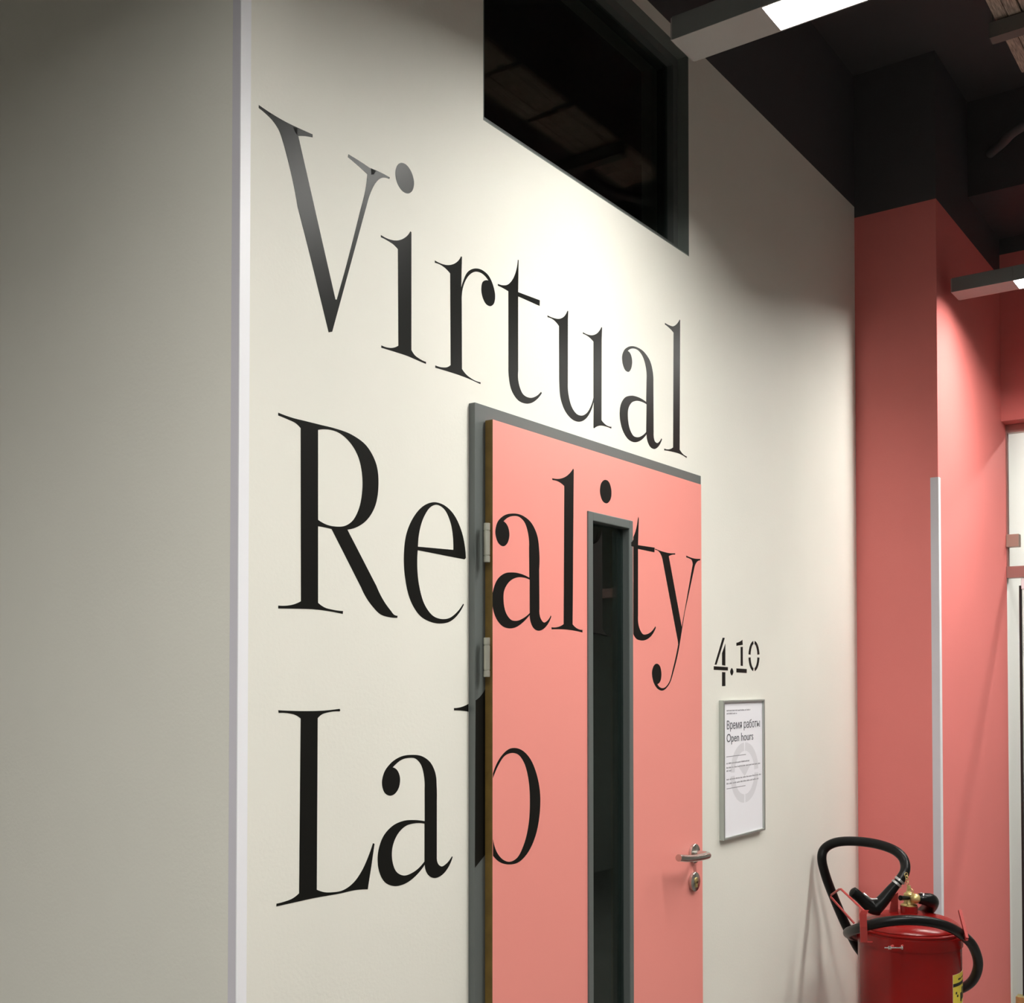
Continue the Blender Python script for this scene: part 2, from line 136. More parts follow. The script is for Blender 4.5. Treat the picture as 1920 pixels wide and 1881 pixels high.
# ------------------------------------------------------------------ materials
def M(name, col, rough=0.5, metal=0.0, bump=0.0, scale=60.0, vary=0.0, vscale=3.0, spec=None, coat=0.0, emis=None, grain=None):
    m = bpy.data.materials.new(name); m.use_nodes = True
    nt = m.node_tree; b = nt.nodes['Principled BSDF']
    b.inputs['Base Color'].default_value = (*col, 1); b.inputs['Roughness'].default_value = rough
    b.inputs['Metallic'].default_value = metal
    if spec is not None: b.inputs['Specular IOR Level'].default_value = spec
    if coat: b.inputs['Coat Weight'].default_value = coat; b.inputs['Coat Roughness'].default_value = 0.12
    if emis: b.inputs['Emission Color'].default_value = (*emis[:3], 1); b.inputs['Emission Strength'].default_value = emis[3]
    geo = nt.nodes.new('ShaderNodeNewGeometry')
    if bump:
        n = nt.nodes.new('ShaderNodeTexNoise'); n.inputs['Scale'].default_value = scale; n.inputs['Detail'].default_value = 4
        nt.links.new(geo.outputs['Position'], n.inputs['Vector'])
        bp = nt.nodes.new('ShaderNodeBump'); bp.inputs['Strength'].default_value = bump; bp.inputs['Distance'].default_value = 0.002
        nt.links.new(n.outputs[0], bp.inputs['Height']); nt.links.new(bp.outputs[0], b.inputs['Normal'])
    if vary:
        n = nt.nodes.new('ShaderNodeTexNoise'); n.inputs['Scale'].default_value = vscale; n.inputs['Detail'].default_value = 5
        if grain:
            mp = nt.nodes.new('ShaderNodeMapping'); mp.inputs['Scale'].default_value = grain
            nt.links.new(geo.outputs['Position'], mp.inputs[0]); nt.links.new(mp.outputs[0], n.inputs['Vector'])
        else: nt.links.new(geo.outputs['Position'], n.inputs['Vector'])
        r = nt.nodes.new('ShaderNodeValToRGB'); r.color_ramp.elements[0].position = .35; r.color_ramp.elements[1].position = .65
        r.color_ramp.elements[0].color = (*[c * (1 - vary) for c in col], 1); r.color_ramp.elements[1].color = (*[min(1, c * (1 + vary * .5)) for c in col], 1)
        nt.links.new(n.outputs[0], r.inputs[0]); nt.links.new(r.outputs[0], b.inputs['Base Color'])
    return m

def two_tone(name, low, high, z, rough=.62, bump=.15):
    """painted wall: one paint below height z, black paint above it"""
    m = M(name, low, rough, bump=bump, scale=140)
    nt = m.node_tree; b = nt.nodes['Principled BSDF']
    geo = nt.nodes.new('ShaderNodeNewGeometry'); sp = nt.nodes.new('ShaderNodeSeparateXYZ')
    nt.links.new(geo.outputs['Position'], sp.inputs[0])
    g = nt.nodes.new('ShaderNodeMath'); g.operation = 'GREATER_THAN'; g.inputs[1].default_value = z
    nt.links.new(sp.outputs['Z'], g.inputs[0])
    n = nt.nodes.new('ShaderNodeTexNoise'); n.inputs['Scale'].default_value = 2.2; n.inputs['Detail'].default_value = 6
    nt.links.new(geo.outputs['Position'], n.inputs['Vector'])
    r = nt.nodes.new('ShaderNodeValToRGB')
    r.color_ramp.elements[0].position = .3; r.color_ramp.elements[0].color = (*[c * .965 for c in low], 1)
    r.color_ramp.elements[1].position = .6; r.color_ramp.elements[1].color = (*low, 1)
    nt.links.new(n.outputs[0], r.inputs[0])
    mx = nt.nodes.new('ShaderNodeMix'); mx.data_type = 'RGBA'
    nt.links.new(g.outputs[0], mx.inputs['Factor']); nt.links.new(r.outputs[0], mx.inputs[6]); mx.inputs[7].default_value = (*high, 1)
    nt.links.new(mx.outputs[2], b.inputs['Base Color'])
    return m

def glass_mat(name, tint=(.9, .95, .93), refl=1.0):
    m = bpy.data.materials.new(name); m.use_nodes = True; nt = m.node_tree
    for n in list(nt.nodes): nt.nodes.remove(n)
    out = nt.nodes.new('ShaderNodeOutputMaterial'); mix = nt.nodes.new('ShaderNodeMixShader')
    tr = nt.nodes.new('ShaderNodeBsdfTransparent'); tr.inputs[0].default_value = (*tint, 1)
    gl = nt.nodes.new('ShaderNodeBsdfGlossy'); gl.inputs['Roughness'].default_value = .02
    fr = nt.nodes.new('ShaderNodeFresnel'); fr.inputs[0].default_value = 1.5
    mu = nt.nodes.new('ShaderNodeMath'); mu.operation = 'MULTIPLY'; mu.inputs[1].default_value = refl
    nt.links.new(fr.outputs[0], mu.inputs[0]); nt.links.new(mu.outputs[0], mix.inputs[0])
    nt.links.new(tr.outputs[0], mix.inputs[1]); nt.links.new(gl.outputs[0], mix.inputs[2]); nt.links.new(mix.outputs[0], out.inputs[0])
    return m

BLACKP = (.066, .062, .068)
WALLC = (.80, .785, .715); PINK = (.80, .215, .20)
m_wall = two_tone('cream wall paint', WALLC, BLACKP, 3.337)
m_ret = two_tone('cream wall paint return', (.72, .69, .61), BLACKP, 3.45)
m_pink = two_tone('pink wall paint', PINK, BLACKP, 3.295)
m_pinkend = two_tone('pink end wall paint', PINK, BLACKP, 3.39)
m_white = two_tone('white wall paint', (.82, .82, .78), BLACKP, 3.3)
m_opp = two_tone('grey wall paint', (.36, .35, .33), BLACKP, 3.337)
m_black = M('black paint', BLACKP, .5, bump=.3, scale=30)
m_ceil = M('black ceiling paint', (.075, .07, .075), .6, bump=.5, scale=9)
m_floor = M('grey poured floor', (.14, .13, .12), .4, vary=.12, vscale=4)
m_door = M('pink door laminate', (.86, .30, .26), .38, bump=.04, scale=300)
m_doorframe = M('grey door frame paint', (.112, .126, .121), .42, bump=.06, scale=200)
m_winframe = M('grey window paint', (.10, .11, .105), .5)
m_reveal = M('grey green reveal paint', (.17, .19, .175), .6)
m_edge = M('door edge lipping', (.16, .10, .022), .45, vary=.2, vscale=30)
m_vinyl = M('black vinyl', (.008, .008, .007), .35, spec=.14, bump=.05, scale=25)
m_vinylb = M('black vinyl double layer', (.004, .004, .004), .6, spec=.1)
m_guard = M('white plastic corner guard', (.86, .86, .90), .4)
m_guard_shade = M('white corner guard painted shade', (.66, .64, .70), .45)  # shade on one leg of the white guard, put into its colour
m_steel = M('brushed steel', (.62, .60, .56), .22, 1.0, vary=.1, vscale=80)
m_hinge = M('satin nickel hinge', (.42, .42, .36), .42, .8)
m_alu = M('anodised aluminium', (.50, .53, .50), .42, .75)
m_brass = M('brass', (.70, .57, .25), .38, .8, vary=.15, vscale=60)
m_chrome = M('chrome', (.85, .84, .82), .12, 1.0)
m_galv = M('galvanised clamp', (.55, .55, .55), .35, .9)
m_red = M('red enamel', (.25, .006, .005), .27, coat=.12, spec=.3, vary=.06, vscale=8)
m_redb = M('red bracket paint', (.42, .045, .04), .4)
m_rub = M('black rubber hose', (.0035, .0035, .0035), .33, spec=.25)
m_blackpl = M('black moulded plastic', (.003, .0035, .0035), .3, spec=.25)
m_lampb = M('lamp housing paint', (.30, .29, .28), .5)
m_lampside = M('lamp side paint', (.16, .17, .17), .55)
m_diff = M('lamp diffuser', (.9, .9, .9), .6, emis=(1.0, .985, .93, LAMP))
m_paper = M('white paper', (.86, .85, .90), .7)
m_ink = M('grey print', (.10, .10, .12), .7)
m_inks = M('pale small print', (.36, .35, .38), .7)
m_mark = M('pale grey printed mark', (.72, .71, .75), .7)
m_yel = M('yellow sticker', (.75, .60, .06), .45)
m_cream = M('cream sticker', (.75, .62, .50), .5)
m_lath = M('rough wooden lath', (.46, .37, .31), .85, vary=.5, vscale=14, grain=(1.5, 30, 8), bump=.8, scale=60)
m_strut = M('galvanised strut', (.16, .16, .15), .5, .4)
m_duct = M('dull grey flexible duct', (.10, .10, .105), .6)
m_glass = glass_mat('window glass', (.5, .56, .54), .5)
m_glassd = glass_mat('vision panel glass', (.6, .7, .68), .65)
m_glassc = glass_mat('clear partition glass', (.985, .99, .985), .5)
m_rail_refl = M('aluminium rail with painted pink reflection', (.42, .25, .23), .4, .6)  # grey metal; the pink it mirrors is painted into the base colour
m_beige = M('beige metal fitting', (.46, .36, .30), .4, .5)
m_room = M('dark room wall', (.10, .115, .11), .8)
m_tblgrey = M('grey desk laminate', (.35, .38, .36), .6)
m_tblred = M('dark red desk panel', (.30, .03, .035), .6)
m_seal = M('black door seal', (.006, .006, .006), .5)

# ------------------------------------------------------------------ geometry helpers
def base_of(o):
    p = Vector((0, 0, 0))
    while o is not None: p += o.location; o = o.parent
    return p
def link(name, me, mats, parent=None, smooth=False):
    """link a mesh given in world coordinates as one object whose origin lies in the middle of its foot"""
    vs = [v.co for v in me.vertices]
    c = Vector(((min(v.x for v in vs) + max(v.x for v in vs)) / 2, (min(v.y for v in vs) + max(v.y for v in vs)) / 2, min(v.z for v in vs)))
    me.transform(Matrix.Translation(-c))
    o = bpy.data.objects.new(name, me); COL.objects.link(o)
    for m in (mats if isinstance(mats, (list, tuple)) else [mats]): me.materials.append(m)
    if parent is not None: o.parent = parent; o.location = c - base_of(parent)
    else: o.location = c
    if smooth:
        for p in me.polygons: p.use_smooth = True
        me.set_sharp_from_angle(angle=math.radians(40))
    return o
def build(name, bm, mats, parent=None, smooth=False):
    me = bpy.data.meshes.new(name); bmesh.ops.recalc_face_normals(bm, faces=bm.faces); bm.to_mesh(me); bm.free()
    return link(name, me, mats, parent, smooth)
def tag(o, label=None, cat=None, group=None, kind=None):
    if label: o['label'] = label
    if cat: o['category'] = cat
    if group: o['group'] = group
    if kind: o['kind'] = kind
    return o
def empty(name, loc, parent=None):
    o = bpy.data.objects.new(name, None); COL.objects.link(o); o.empty_display_size = .05
    if parent is not None: o.parent = parent; o.location = Vector(loc) - base_of(parent)
    else: o.location = loc
    return o
def box(bm, x0, x1, y0, y1, z0, z1, bev=0.0, mi=0):
    b2 = bmesh.new(); bmesh.ops.create_cube(b2, size=1.0)
    for v in b2.verts: v.co = Vector((x0 + (v.co.x + .5) * (x1 - x0), y0 + (v.co.y + .5) * (y1 - y0), z0 + (v.co.z + .5) * (z1 - z0)))
    if bev: bmesh.ops.bevel(b2, geom=b2.edges[:], offset=bev, segments=2, affect='EDGES', profile=.5)
    for f in b2.faces: f.material_index = mi
    me = bpy.data.meshes.new('t'); b2.to_mesh(me); b2.free(); bm.from_mesh(me); bpy.data.meshes.remove(me)
    return bm
def B(*a, **k): return box(bmesh.new(), *a, **k)
def smoothpath(pts, n=8):
    P = [Vector(p) for p in pts]; out = []
    for i in range(len(P) - 1):
        p0 = P[i - 1] if i else P[0] * 2 - P[1]; p1 = P[i]; p2 = P[i + 1]; p3 = P[i + 2] if i + 2 < len(P) else P[-1] * 2 - P[-2]
        for k in range(n):
            t = k / n
            out.append(.5 * ((2 * p1) + (p2 - p0) * t + (2 * p0 - 5 * p1 + 4 * p2 - p3) * t * t + (3 * p1 - p0 - 3 * p2 + p3) * t ** 3))
    out.append(P[-1]); return out
def tube(bm, pts, r, seg=16, cap=True, mi=0, closed=False):
    """sweep a circle along pts; r is a number or one radius per point"""
    n = len(pts); P = [Vector(p) for p in pts]
    R = r if isinstance(r, (list, tuple)) else [r] * n
    tang = []
    for i in range(n):
        a = P[(i - 1) % n] if (closed or i > 0) else P[i]; b = P[(i + 1) % n] if (closed or i < n - 1) else P[i]
        tang.append((b - a).normalized())
    u = tang[0].orthogonal().normalized(); rings = []
    for i in range(n):
        u = (u - tang[i] * u.dot(tang[i])).normalized(); v = tang[i].cross(u)
        rings.append([bm.verts.new(P[i] + (u * math.cos(2 * PI * k / seg) + v * math.sin(2 * PI * k / seg)) * R[i]) for k in range(seg)])
    for i in range(n if closed else n - 1):
        a, b = rings[i], rings[(i + 1) % n]
        for k in range(seg):
            f = bm.faces.new((a[k], a[(k + 1) % seg], b[(k + 1) % seg], b[k])); f.material_index = mi
    if cap and not closed:
        for rg in (rings[0], rings[-1]):
            f = bm.faces.new(rg); f.material_index = mi
    return bm
def ring_pts(c, axis, r, n=20):
    axis = Vector(axis).normalized(); u = axis.orthogonal().normalized(); v = axis.cross(u)
    return [Vector(c) + (u * math.cos(2 * PI * k / n) + v * math.sin(2 * PI * k / n)) * r for k in range(n)]
def lathe(bm, cx, cy, prof, seg=64, mi=0):
    rings = []
    for r, z in prof:
        if r < 1e-5: rings.append([bm.verts.new((cx, cy, z))])
        else: rings.append([bm.verts.new((cx + r * math.cos(2 * PI * k / seg), cy + r * math.sin(2 * PI * k / seg), z)) for k in range(seg)])
    for a, b in zip(rings, rings[1:]):
        for k in range(seg):
            k2 = (k + 1) % seg
            if len(a) == 1 and len(b) == 1: continue
            if len(a) == 1: bm.faces.new((a[0], b[k], b[k2]))
            elif len(b) == 1: bm.faces.new((a[k], a[k2], b[0]))
            else: bm.faces.new((a[k], a[k2], b[k2], b[k]))
    return bm
def cylinder(bm, a, b, r, seg=28, bev=0.0):
    a, b = Vector(a), Vector(b); d = (b - a).normalized()
    if bev: return tube(bm, [a, a + d * 1e-5, a + d * bev, b - d * bev, b - d * 1e-5, b], [r - bev, r - bev * .98, r, r, r - bev * .98, r - bev], seg)
    return tube(bm, [a, b], r, seg)

def outline(loop, n=7):
    """closed outline of (kind, x, z); 's' points are curved through, 'c' points are corners"""
    N = len(loop); out = []
    for i in range(N):
        k1, x1, z1 = loop[i]; k2, x2, z2 = loop[(i + 1) % N]
        p1 = Vector((x1, z1)); p2 = Vector((x2, z2))
        if k1 == 'c' and k2 == 'c': out.append(p1); continue
        p0 = Vector(loop[i - 1][1:]) if k1 == 's' else None
        p3 = Vector(loop[(i + 2) % N][1:]) if k2 == 's' else None
        d = (p2 - p1).length
        def tan(a, m, b):
            la, lb = (m - a).length, (b - m).length
            return ((m - a) / la * lb + (b - m) / lb * la) / (la + lb)
        t1 = tan(p0, p1, p2) if p0 is not None else None
        t2 = tan(p1, p2, p3) if p3 is not None else None
        if t1 is None: t1 = ((p2 - p1) / d * 2 - t2) if t2 is not None else (p2 - p1) / d
        if t2 is None: t2 = (p2 - p1) / d * 2 - t1
        t1 = t1 * d; t2 = t2 * d
        for k in range(n):
            t = k / n; h = t * t * t; q = t * t
            out.append(p1 * (2 * h - 3 * q + 1) + t1 * (h - 2 * q + t) + p2 * (-2 * h + 3 * q) + t2 * (h - q))
    return out
def flat_sheet(name, loops, y, mat, parent=None, th=.0004, curved=True):
    """a thin sheet cut to the outlines, standing in the plane y and facing -y"""
    cu = bpy.data.curves.new('t', 'CURVE'); cu.dimensions = '2D'; cu.fill_mode = 'BOTH'; cu.extrude = th / 2
    for lp in loops:
        pts = outline(lp) if curved else [Vector(p) for p in lp]
        sp = cu.splines.new('POLY'); sp.points.add(len(pts) - 1); sp.use_cyclic_u = True
        for s, p in zip(sp.points, pts): s.co = (p.x, p.y, 0, 1)
    return curve_mesh(name, cu, y - th / 2, mat, parent)
def curve_mesh(name, cu, y, mat, parent, pre=None):
    o = bpy.data.objects.new('t', cu); COL.objects.link(o)
    dg = bpy.context.evaluated_depsgraph_get(); dg.update()
    me = bpy.data.meshes.new_from_object(o.evaluated_get(dg))
    bpy.data.objects.remove(o); bpy.data.curves.remove(cu)
    me.materials.clear(); me.name = name
    if pre is not None: me.transform(pre)
    me.transform(Matrix.Translation((0, y, 0)) @ Matrix.Rotation(PI / 2, 4, 'X'))
    return link(name, me, mat, parent)
def text_sheet(name, body, x0, x1, zb, zt, y, mat, parent, th=.0003, capratio=None):
    """lettering fitted between x0 and x1, with its first capital between zb and zt"""
    cu = bpy.data.curves.new('t', 'FONT'); cu.body = body; cu.size = 1.0; cu.extrude = th / 2; cu.resolution_u = 3
    o = bpy.data.objects.new('t', cu); COL.objects.link(o)
    dg = bpy.context.evaluated_depsgraph_get(); dg.update()
    me = bpy.data.meshes.new_from_object(o.evaluated_get(dg)); bpy.data.objects.remove(o); bpy.data.curves.remove(cu)
    me.materials.clear()
    xs = [v.co.x for v in me.vertices]; w = max(xs) - min(xs); x_min = min(xs)
    cap = .729 if capratio is None else capratio
    sx = (x1 - x0) / w; sz = (zt - zb) / cap
    me.transform(Matrix.Translation((x0 - x_min * sx, zb, 0)) @ Matrix.Diagonal((sx, sz, 1, 1)))
    me.transform(Matrix.Translation((0, y - th / 2, 0)) @ Matrix.Rotation(PI / 2, 4, 'X'))
    return link(name, me, mat, parent)
def structure(o): o['kind'] = 'structure'; return o

# ------------------------------------------------------------------ the room
XC, YC, XE = 4.222, -.300, 5.209      # pillar face, pillar side, end wall
XL = 1.2365                            # outer corner on the left
ZT = 3.84
XG = K['xg']
DL, DR, DT = 1.879, 2.843, 2.0825      # door leaf
WL, WR, WB, WT = 1.894, 2.847, 2.727, 3.297   # window opening
# floor and ceiling
structure(build('floor', B(-5, 9, -3.55, 4.6, -.12, 0), m_floor))
structure(build('ceiling', B(-5, 9, -3.55, 4.6, ZT, ZT + .1), m_ceil))
# main wall, with holes for the door and the high window
OL, OR_, OT = 1.90, 2.822, 2.06
T = .15
bm = bmesh.new()
box(bm, XL + .16, WL, 0, T, 0, ZT); box(bm, WR, 4.40, 0, T, 0, ZT)
box(bm, WL, WR, 0, T, OT, WB); box(bm, WL, WR, 0, T, WT, ZT)
box(bm, WL, OL, 0, T, 0, OT); box(bm, OR_, WR, 0, T, 0, OT)
structure(build('wall_left', bm, m_wall))
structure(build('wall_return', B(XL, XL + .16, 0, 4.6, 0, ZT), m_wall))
structure(build('wall_pillar', B(XC, XG + .002, YC, T, 0, ZT), m_pink))
bm = bmesh.new(); box(bm, XE, XE + .20, -3.4, YC, 2.664, ZT); 
structure(build('wall_end', bm, m_pinkend))
structure(build('wall_far', B(XG + .002, 9, YC, T, 0, ZT), m_white))
structure(build('wall_opposite', B(-5, 9, -3.55, -3.4, 0, ZT), m_opp))
structure(build('wall_back', B(-5.1, -5, -3.55, 4.6, 0, ZT), m_wall))
structure(build('wall_side', B(-5, XL, 4.45, 4.6, 0, ZT), m_wall))
structure(build('wall_beyond', B(8.9, 9, -3.4, YC, 0, ZT), m_white))
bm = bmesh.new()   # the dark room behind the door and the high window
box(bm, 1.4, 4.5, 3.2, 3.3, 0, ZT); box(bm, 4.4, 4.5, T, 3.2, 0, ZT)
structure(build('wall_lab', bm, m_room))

# corner guards, one leg of each in the shade-coloured white
bm = bmesh.new()
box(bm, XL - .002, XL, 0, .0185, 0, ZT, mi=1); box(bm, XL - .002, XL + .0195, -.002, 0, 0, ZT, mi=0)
structure(build('trim_1', bm, [m_guard, m_guard_shade]))
bm = bmesh.new()
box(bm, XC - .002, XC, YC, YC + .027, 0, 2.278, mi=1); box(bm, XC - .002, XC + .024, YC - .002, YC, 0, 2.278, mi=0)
structure(build('trim_2', bm, [m_guard, m_guard_shade]))

# high window: recessed grey frame, pane
win = structure(empty('window_1', ((WL + WR) / 2, .03, WB)))
bm = bmesh.new(); y0, y1 = .033, .085; fw = .029; zb = .022
box(bm, WL, WL + fw, y0, y1, WB, WT); box(bm, WR - fw, WR, y0, y1, WB, WT)
box(bm, WL + fw, WR - fw, y0, y1, WB, WB + zb * 1.6); box(bm, WL + fw, WR - fw, y0, y1, WT - fw, WT)
build('window_frame', bm, m_winframe, win)
bm = bmesh.new()
box(bm, WR - .003, WR, 0.0, y0, WB, WT); box(bm, WL, WL + .003, 0.0, y0, WB, WT)
box(bm, WL + .003, WR - .003, 0.0, y0, WT - .003, WT); box(bm, WL + .003, WR - .003, 0.0, y0, WB, WB + .003)
build('reveal_lining', bm, m_reveal, win)
build('window_pane', B(WL + fw - .004, WR - fw + .004, .052, .058, WB + zb, WT - fw + .004), m_glass, win)

# ------------------------------------------------------------------ door
door = structure(empty('door_1', ((DL + DR) / 2, 0, 0)))
FY = -.0155; LY = -.0367
FL, FRR, FT = 1.846, 2.884, 2.1145
bm = bmesh.new()
box(bm, FL, OL, FY, .10, 0, OT); box(bm, OR_, FRR, FY, .10, 0, OT); box(bm, FL, FRR, FY, .10, OT, FT)
bmesh.ops.remove_doubles(bm, verts=bm.verts, dist=1e-5)
frame = build('door_frame', bm, m_doorframe, door)
flat_sheet('letter', LET['b_stem'], FY, m_vinyl, frame)['label'] = 'black stem of the letter b on the grey frame'
# leaf around its vision panel
VX0, VX1, VZT, VZB = 2.2475, 2.4575, 1.9375, .16
bm = bmesh.new()
yb = -.0175
for x0, x1, z0, z1 in ((DL, VX0 + .006, .008, DT), (VX1 - .006, DR, .008, DT), (VX0 + .006, VX1 - .006, VZT - .006, DT), (VX0 + .006, VX1 - .006, .008, VZB)):
    box(bm, x0, x1, LY, yb, z0, z1)
for x0, x1, z0, z1 in ((OL + .004, VX0 + .006, .012, OT - .016), (VX1 - .006, OR_ - .004, .012, OT - .016), (VX0 + .006, VX1 - .006, VZT - .006, OT - .016), (VX0 + .006, VX1 - .006, .012, VZB)):
    box(bm, x0, x1, yb, .022, z0, z1)
me_leaf = build('door_leaf', bm, [m_door, m_edge], door)
for p in me_leaf.data.polygons:
    if abs(p.normal.x) > .9: p.material_index = 1
# vision panel: projecting bead frame, glass
bm = bmesh.new(); vf = LY - .004; fw2 = .0215; VY = -.0215
box(bm, VX0, VX0 + fw2, vf, -.006, VZB - .03, VZT, bev=.002); box(bm, VX1 - fw2 * .85, VX1, vf, -.006, VZB - .03, VZT, bev=.002)
box(bm, VX0 + fw2 - .002, VX1 - fw2 * .85 + .002, vf, -.006, VZT - fw2, VZT, bev=.002); box(bm, VX0 + fw2 - .002, VX1 - fw2 * .85 + .002, vf, -.006, VZB - .03, VZB, bev=.002)
build('vision_panel_frame', bm, m_doorframe, me_leaf)
build('glass_pane', B(VX0 + .012, VX1 - .012, VY, VY + .006, VZB - .01, VZT - .012), m_glassd, me_leaf)
for key, y, lab in (('da', LY, 'black letter a nearest the hinges'), ('dl', LY, 'black letter l left of the narrow glass'), ('di_dot', LY, 'black dot above the narrow glass'),
                    ('di_glass', VY, 'black letter i stuck on the dark glass'), ('dt', LY, 'black letter t right of the narrow glass'),
                    ('dt_tip', vf, 'tip of the letter t on the grey glass frame'), ('dy', LY, 'black letter y at the lock side'), ('b_bowl', LY, 'black bowl of the letter b')):
    flat_sheet('letter', LET[key], y, m_vinyl, me_leaf)['label'] = lab
# hinges
for z0, z1 in ((1.784, 1.865), (1.548, 1.629), (.22, .301)):
    hx, hy = 1.8625, -.034; r = .0068
    bm = bmesh.new(); L3 = z1 - z0
    for a, b in ((0, .165), (.18, .80), (.815, 1)):
        cylinder(bm, (hx, hy, z0 + L3 * a), (hx, hy, z0 + L3 * b), r, 20, .0008)
    cylinder(bm, (hx, hy, z0 + .003), (hx, hy, z1 - .003), r * .85, 16)
    build('hinge', bm, m_hinge, me_leaf, smooth=True)
# lever handle and key rose
hx, hz = 2.785, 1.074
bm = bmesh.new()
cylinder(bm, (hx, LY, hz), (hx, LY - .0095, hz), .026, 40, .0012)
path = [(hx, LY - .008, hz), (hx, LY - .025, hz), (hx - .0005, LY - .036, hz), (hx - .005, LY - .046, hz), (hx - .016, LY - .0515, hz + .0003), (hx - .035, LY - .0535, hz + .001), (hx - .080, LY - .054, hz + .003), (hx - .135, LY - .054, hz + .008), (hx - .183, LY - .052, hz + .0155)]
tube(bm, smoothpath(path, 5), .0092, 20)
build('lever_handle', bm, m_steel, me_leaf, smooth=True)
bm = bmesh.new(); cylinder(bm, (hx, LY, .998), (hx, LY - .0095, .998), .026, 40, .0012)
kr = build('key_rose', bm, m_steel, me_leaf, smooth=True)
bm = bmesh.new(); cylinder(bm, (hx, LY - .0085, 1.002), (hx, LY - .0125, 1.002), .0085, 20, .0006); box(bm, hx - .004, hx + .004, LY - .0125, LY - .0085, .984, 1.0)
build('lock_cylinder', bm, m_brass, me_leaf, smooth=True)

# ------------------------------------------------------------------ lettering on the wall
GW = 'large black letters stuck on the cream wall'
LB = [('V', 'capital V, first and topmost letter of the wall lettering, grey with lamp sheen'),
      ('i', 'black letter i with its dot, between V and r of the top word'), ('r', 'black letter r of the top word, right of the i'),
      ('t', 'black letter t of the top word, above the left corner of the door frame'), ('u', 'black letter u of the top word, above the grey door frame'),
      ('a', 'black letter a in the word above the door, under the high window'), ('l', 'last letter l of the top word, above the right end of the door frame'),
      ('R', 'capital R, first letter of the middle word, left of the door'), ('e', 'black letter e beside the upper left of the door frame'),
      ('L', 'capital L, first letter of the bottom word'), ('a2', 'black letter a of the bottom word, between the L and the door'),
      ('b_serif', 'small black serif tip touching the grey door frame above the lowest a')]
for k, lab in LB:
    if k == 'i':
        r = empty('letter', (LET['i'][0][7][1], 0, 2.05))
        flat_sheet('letter_stem', LET['i'], 0, m_vinyl, r); flat_sheet('letter_dot', LET['i_dot'], 0, m_vinyl, r)
    elif k == 'V':
        r = flat_sheet('letter', LET['V'], 0, m_vinyl)
    else: r = flat_sheet('letter', LET[k], 0, m_vinyl)
    tag(r, lab, 'letter', GW)
# double layers of film where the strokes meet
vx = [o for o in COL.objects if o.get('label', '').startswith('capital V')][0]
for q in OVER: flat_sheet('film_overlap', [[('c', *p) for p in q]], -.0004, m_vinylb, vx if q[0][0] < 1.6 else None) if q[0][0] < 1.58 else None
rn = empty('room_number', (3.13, 0, 1.49))
for k, nm in (('four', 'digit'), ('point', 'decimal_point'), ('one', 'digit'), ('zero', 'digit')):
    flat_sheet(nm, LET[k], 0, m_vinyl, rn, curved=(k != 'zero') or True)
tag(rn, 'black stencilled room number 4.10 on the cream wall above the framed notice', 'sign')

# ------------------------------------------------------------------ framed notice
sx0, sx1, sz0, sz1 = 3.0265, 3.3235, 1.078, 1.4835
sg = empty('notice_frame', ((sx0 + sx1) / 2, 0, sz0))
bm = bmesh.new(); fy = -.0155; w = .0085
box(bm, sx0, sx0 + w, fy, 0, sz0, sz1, bev=.0012); box(bm, sx1 - w, sx1, fy, 0, sz0, sz1, bev=.0012)
box(bm, sx0 + .001, sx1 - .001, fy + .0003, 0, sz1 - w * .8, sz1, bev=.0012); box(bm, sx0 + .001, sx1 - .001, fy + .0003, 0, sz0, sz0 + w * .8, bev=.0012)
build('frame_moulding', bm, m_alu, sg)
pp = build('paper_notice', B(sx0 + w - .001, sx1 - w + .001, -.0095, -.001, sz0 + .004, sz1 - .004), m_paper, sg)
PY = -.0095
tx = sx0 + .030
# pale split ring and chevron
import itertools
cxr, czr, rx, rz = 3.184, 1.265, .100, .0905
def arcpoly(a0, a1, n=14):
    o = [(cxr + rx * math.cos(math.radians(a0 + (a1 - a0) * i / n)), czr + rz * math.sin(math.radians(a0 + (a1 - a0) * i / n))) for i in range(n + 1)]
    return o + [(cxr + rx * .72 * math.cos(math.radians(a0 + (a1 - a0) * i / n)), czr + rz * .72 * math.sin(math.radians(a0 + (a1 - a0) * i / n))) for i in range(n, -1, -1)]
flat_sheet('printed_mark', [arcpoly(4, 87), arcpoly(93, 176), arcpoly(184, 267), arcpoly(273, 356), [(3.143, 1.283), (3.184, 1.254), (3.222, 1.283), (3.20, 1.29), (3.184, 1.282), (3.166, 1.29)]], PY, m_mark, pp, th=.0002, curved=False)
text_sheet('printed_text', 'Время работы', 3.0600, 3.2955, 1.3985, 1.4240, PY - .0003, m_ink, pp)
text_sheet('printed_text', 'Open hours', 3.0580, 3.2460, 1.3610, 1.3865, PY - .0003, m_ink, pp)
def rule(x0, x1, z, h): build('printed_rule', B(x0, x1, PY - .0004, PY - .0001, z - h / 2, z + h / 2), m_ink, pp)
rule(3.056, 3.192, 1.3185, .0014); rule(3.056, 3.188, 1.2253, .0014)
bm = bmesh.new(); rs = random.Random(3)
for x0, x1, z in ((3.0587, 3.2252, 1.4525), (3.0586, 3.1293, 1.4438), (3.056, 3.222, 1.2985), (3.056, 3.298, 1.2858), (3.056, 3.089, 1.2765), (3.056, 3.306, 1.2515), (3.056, 3.285, 1.2395)):
    x = x0
    while x < x1:                       # unreadably small lines of print, one block per word
        wl = min(rs.uniform(.010, .026), x1 - x); xx = x
        while xx < x + wl - .001:
            h = rs.choice((.0032, .0032, .0045)); box(bm, xx, xx + .0016, PY - .0004, PY - .0001, z - .0016, z - .0016 + h); xx += .0025
        x += wl + .003
sp_ = build('small_print', bm, m_inks, pp); sp_['kind'] = 'stuff'
